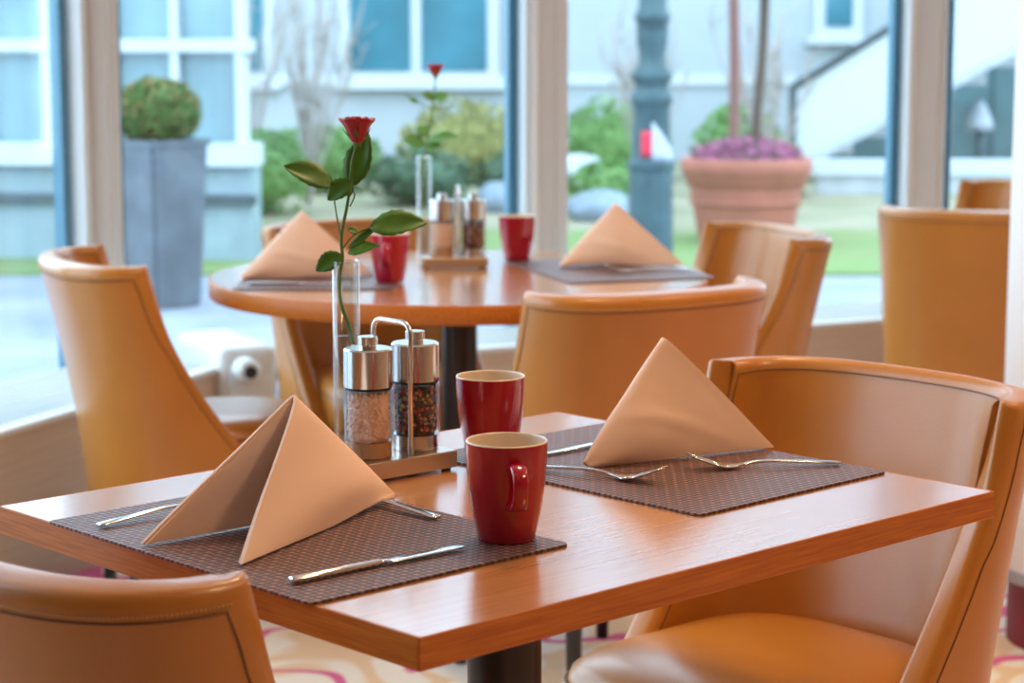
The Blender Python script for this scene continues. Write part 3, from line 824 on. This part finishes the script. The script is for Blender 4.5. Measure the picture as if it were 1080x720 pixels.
# lamp post
t = thing('lamp_post', 'ornate dark green cast-iron lamp post with bills stuck on it', 'lamp post', (.815, 12.35, GZ))
obj('base', lathe(new(), [(0, 0), (.16, 0), (.16, .05), (.135, .09), (.13, .62), (.14, .65), (.14, .68), (.118, .70)], 12), 'iron_green', t, False)
obj('shaft', lathe(new(), [(.118, .70), (.108, .98), (.112, 1.0), (.125, 1.03), (.125, 1.07), (.10, 1.10), (.10, 1.13), (.12, 1.16), (.122, 1.19), (.085, 1.24), (.078, 1.3), (.09, 1.36), (.095, 1.42), (.09, 1.48), (.105, 1.5), (.105, 1.53), (.085, 1.56), (.08, 1.8), (.05, 3.2), (0, 3.2)], 28), 'iron_green', t)
obj('lantern', lathe(new(), [(.05, 3.2), (.14, 3.3), (.2, 3.7), (.22, 3.72), (.05, 3.9), (0, 3.95)], 8), 'iron_green', t, False)
def arcpatch(r, a0, a1, z0, z1, slant=0):
    return grid(new(), lambda i, j: Vector((r*math.cos(a0+(a1-a0)*i), r*math.sin(a0+(a1-a0)*i), z0+(z1-z0)*j*(1-slant*i))), 10, 4)
o = obj('red_bill', arcpatch(.125, math.radians(-122), math.radians(-92), .715, .86), 'poster_red', t); soft(o, .004, 0)
o = obj('white_bill', arcpatch(.125, math.radians(-92), math.radians(-20), .69, .92, .85), 'poster_white', t); soft(o, .004, 0)
# shrubs
def shrub(name, x, y, rx, ry, rz, n, size, m, seed, label, z0=-.11, m2=None):
    t = thing(name, label, 'shrub', (x, y, z0), 0, 'garden shrubs')
    bm = new(); foliage(bm, ball(rx, ry, rz, rz*.85), n, size, seed); obj('foliage', bm, m, t, False)['kind'] = 'stuff'
    bm = new(); bmesh.ops.create_icosphere(bm, subdivisions=2, radius=1); bmesh.ops.scale(bm, verts=bm.verts[:], vec=(rx*.8, ry*.8, rz*.75)); bmesh.ops.translate(bm, verts=bm.verts[:], vec=(0, 0, rz*.76))
    obj('inner_mass', bm, m2 or m, t)
    return t
shrub('garden_shrub', -2.15, 16.8, .55, .5, .38, 900, .09, 'shrub_green', 21, 'green shrub right of the slate planter')
shrub('garden_shrub', -1.75, 19.2, .6, .5, .34, 900, .1, 'shrub_green', 22, 'mid green shrub left of the near rose')
shrub('garden_shrub', -.45, 20.3, .62, .45, .44, 1000, .1, 'shrub_olive', 23, 'olive shrub below the house window behind the far rose')
shrub('garden_shrub', .1, 18.2, .42, .4, .24, 600, .08, 'shrub_dark', 24, 'low dark shrub left of the middle window post')
shrub('garden_shrub', -.75, 17.6, .45, .4, .26, 600, .08, 'shrub_dark', 25, 'low dark shrub behind the far vase')
shrub('garden_shrub', 1.0, 20.6, .6, .45, .44, 900, .1, 'shrub_green', 26, 'green shrub between window post and lamp post')
shrub('garden_shrub', .85, 17.2, .40, .4, .22, 700, .09, 'shrub_green', 27, 'low bright shrub left of the lamp post')
shrub('garden_shrub', 2.25, 20.9, .45, .4, .40, 900, .1, 'shrub_green', 28, 'green shrub right of the lamp post')
shrub('garden_shrub', 2.25, 18.4, .35, .4, .3, 700, .09, 'shrub_olive', 29, 'olive shrub beside the stair foot')
def rock(x, y, r, m, seed, label):
    bm = new(); bmesh.ops.create_icosphere(bm, subdivisions=3, radius=1); rnd = random.Random(seed)
    for v in bm.verts: v.co *= 1+.14*math.sin(3*v.co.x+seed)+.1*math.sin(5*v.co.y+2*v.co.z)
    bmesh.ops.scale(bm, verts=bm.verts[:], vec=r); bmesh.ops.translate(bm, verts=bm.verts[:], vec=(0, 0, r[2]*.6))
    o = obj('garden_rock', bm, m, None); o.location = (x, y, -.11); tag(o, label, 'rock', 'garden rocks')
rock(.66, 16.2, (.30, .2, .13), 'stone_blue', 1, 'blue-grey rock right of the middle window post')
rock(.62, 18.9, (.40, .2, .20), 'stone_pale', 2, 'pale flat rock behind the blue-grey rock')
rock(-.05, 17.0, (.22, .2, .14), 'stone_blue', 3, 'dark rock left of the middle window post')
def bare(x, y, h, sp, seed, label, m='twig', n=16):
    t = thing('bare_shrub', label, 'shrub', (x, y, -.11), 0, 'bare winter shrubs'); rnd = random.Random(seed); bm = new(); bt = new()
    for i in range(n):
        a = rnd.uniform(0, 2*PI); r = sp*rnd.uniform(.2, 1); hh = h*rnd.uniform(.7, 1.1)
        b_ = [(0, 0, 0), (r*.35*math.cos(a), r*.35*math.sin(a), hh*.4), (r*.8*math.cos(a+.2), r*.8*math.sin(a+.2), hh*.75), (r*math.cos(a), r*math.sin(a), hh)]
        s_ = spline(b_, 3); tube(bm, s_, [.014-.010*k/len(s_) for k in range(len(s_))], 5)
        for j in range(5):
            q = s_[rnd.randrange(3, len(s_)-1)]; e_ = Vector((rnd.gauss(0, .14), rnd.gauss(0, .14), rnd.uniform(.1, .4)))
            tube(bt, [q, q+e_*.5+Vector((0, 0, .02)), q+e_], [.006, .005, .003], 4)
    obj('branches', bm, m, t); obj('twigs', bt, m, t)['kind'] = 'stuff'
bare(-2.35, 18.5, 2.2, .8, 31, 'tall bare shrub left of the house window')
bare(-1.7, 17.5, 1.9, .6, 32, 'bare shrub behind the near rose')
bare(1.2, 19.0, 1.5, .5, 33, 'bare shrub just right of the lamp post')
bare(2.1, 17.5, 1.5, .5, 34, 'bare shrub behind the terracotta pot')
# white house
HY = 24.
t = thing('white_house', 'white rendered house across the garden', 'house', (0, HY, -.11))
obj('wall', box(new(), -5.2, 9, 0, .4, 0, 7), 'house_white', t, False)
obj('plinth_band', box(new(), -5.2, 3.2, -.04, 0, .86, .98), 'house_trim', t, False)
obj('roof', prism(new(), [(-5.5, -.5), (9.3, -.5), (9.3, 3), (-5.5, 3)], 7, 7.25), 'rail_dark', t, False)
def hwin(x0, x1, z0, z1, mull):
    f = obj('window', box(new(), x0-.12, x1+.12, -.08, 0, z0-.12, z1+.12), 'house_trim', t, False)
    n_ = len(mull)+1; xs = [x0]+mull+[x1]
    for i in range(n_):
        a, b_ = xs[i]+(.06 if i else 0), xs[i+1]-(.06 if i < n_-1 else 0)
        obj('pane', box(new(), a, b_, -.10, -.07, z0, z1), 'house_glass', f, False)
    obj('sill', box(new(), x0-.2, x1+.2, -.16, 0, z0-.2, z0-.12), 'house_trim', f, False)
hwin(-1.82, -.28, 1.02, 2.6, [-1.08])
hwin(3.52, 3.82, 1.52, 2.1, [])
hwin(-4.3, -2.8, 1.02, 2.6, [-3.55])
obj('downpipe', tube(new(), [(.1, -.06, 0), (.1, -.06, 6.9)], .05, 8), 'house_trim', t)
# glazed annexe on the left
t = thing('glazed_annexe', 'glazed building with white glazing bars beyond the left windows', 'building', (-2.66, 13.2, -.11), math.radians(-6))
obj('base_wall', box(new(), -3.2, 1.05, 0, .25, 0, .60), 'cons_wall', t, False)
obj('sill', box(new(), -3.25, 1.08, -.08, .2, .60, .74), 'house_trim', t, False)
obj('ledge', box(new(), -3.25, 1.08, -.05, 0, .36, .42), 'rail_dark', t, False)
obj('pane', box(new(), -3.2, 1.0, .1, .13, .74, 2.9), 'cons_glass', t, False)
gb = None
for i in range(11):
    x = -3.12+i*.41
    if gb is None: gb = obj('glazing_bar', box(new(), -.026, .026, -.0, .16, .74, 2.9), 'house_trim', t, False); gb.location = (x, 0, 0)
    else: link_piece(gb, t, (x, 0, 0))
for z in (1.34, 2.0): obj('transom', box(new(), -3.2, 1.05, -.01, .15, z-.04, z+.04), 'house_trim', t, False)
obj('roof', box(new(), -3.4, 1.3, -.3, 3, 2.9, 3.05), 'house_trim', t, False)
# outside stair
SY = 20.2
t = thing('outside_stair', 'white outside stair with sloping parapet and dark handrail', 'stair', (0, SY, -.11))
def quad_slab(pts, y0, y1):
    bm = new(); a = [bm.verts.new((x, y0, z)) for x, z in pts]; b_ = [bm.verts.new((x, y1, z)) for x, z in pts]
    bm.faces.new(a); bm.faces.new(b_)
    for i in range(len(pts)): j = (i+1) % len(pts); bm.faces.new((a[i], a[j], b_[j], b_[i]))
    return bm
x0, x1 = 2.71, 7.5; sl = .62
zt0 = .93
def zlow(x): return .30+.53*(x-2.94)
obj('parapet', quad_slab([(x0, .26), (2.86, .26), (x1, zlow(x1)+.08), (x1, zt0+sl*(x1-x0)), (x0, zt0)], 0, .12), 'house_trim', t, False)
obj('string_edge', quad_slab([(2.86, .26), (x1, zlow(x1)+.08), (x1, zlow(x1)), (2.94, .22)], -.03, .15), 'stone_pale', t, False)
obj('handrail', tube(new(), [(x0-.02, -.02, zt0), (x1, -.02, zt0+sl*(x1-x0+.02))], .035, 8), 'rail_dark', t)
obj('newel', box(new(), x0-.06, x0, -.04, .1, 0, zt0+.02), 'rail_dark', t, False)
tr = None
for i in range(14):
    if tr is None: tr = obj('tread', box(new(), 0, .33, .12, 1.2, -.17, 0), 'stone_pale', t, False); tr.location = (2.95, 0, .45)
    else: link_piece(tr, t, (2.95+i*.315, 0, .45+i*.167))
t = thing('garage_wall', 'dark teal wall in the shade below the outside stair', 'wall', (0, 22, -.11))
obj('wall', quad_slab([(2.9, 0), (8, 0), (8, 2.75), (2.9, .25)], 0, .2), 'garage_teal', t, False)
obj('door_panel', box(new(), 5.0, 6.0, -.04, 0, .0, 1.2), 'garage_teal', t, False)
t = thing('garden_ledge', 'white low garden wall in front of the outside stair', 'wall', (0, 18.9, -.11))
obj('wall', box(new(), 2.75, 8, 0, .2, 0, .17), 'stone_pale', t, False)
obj('coping', box(new(), 2.70, 8.05, -.04, .24, .17, .30), 'house_trim', t, False)
t = thing('garden_lantern', 'small white garden lantern in the shade below the stair', 'lantern', (4.62, 20.9, -.11))
obj('pole', tube(new(), [(0, 0, 0), (0, 0, .5)], .03, 8), 'rail_dark', t)
obj('shade', lathe(new(), [(0, .48), (.14, .5), (.13, .58), (.05, .76), (0, .8)], 16), 'poster_white', t)
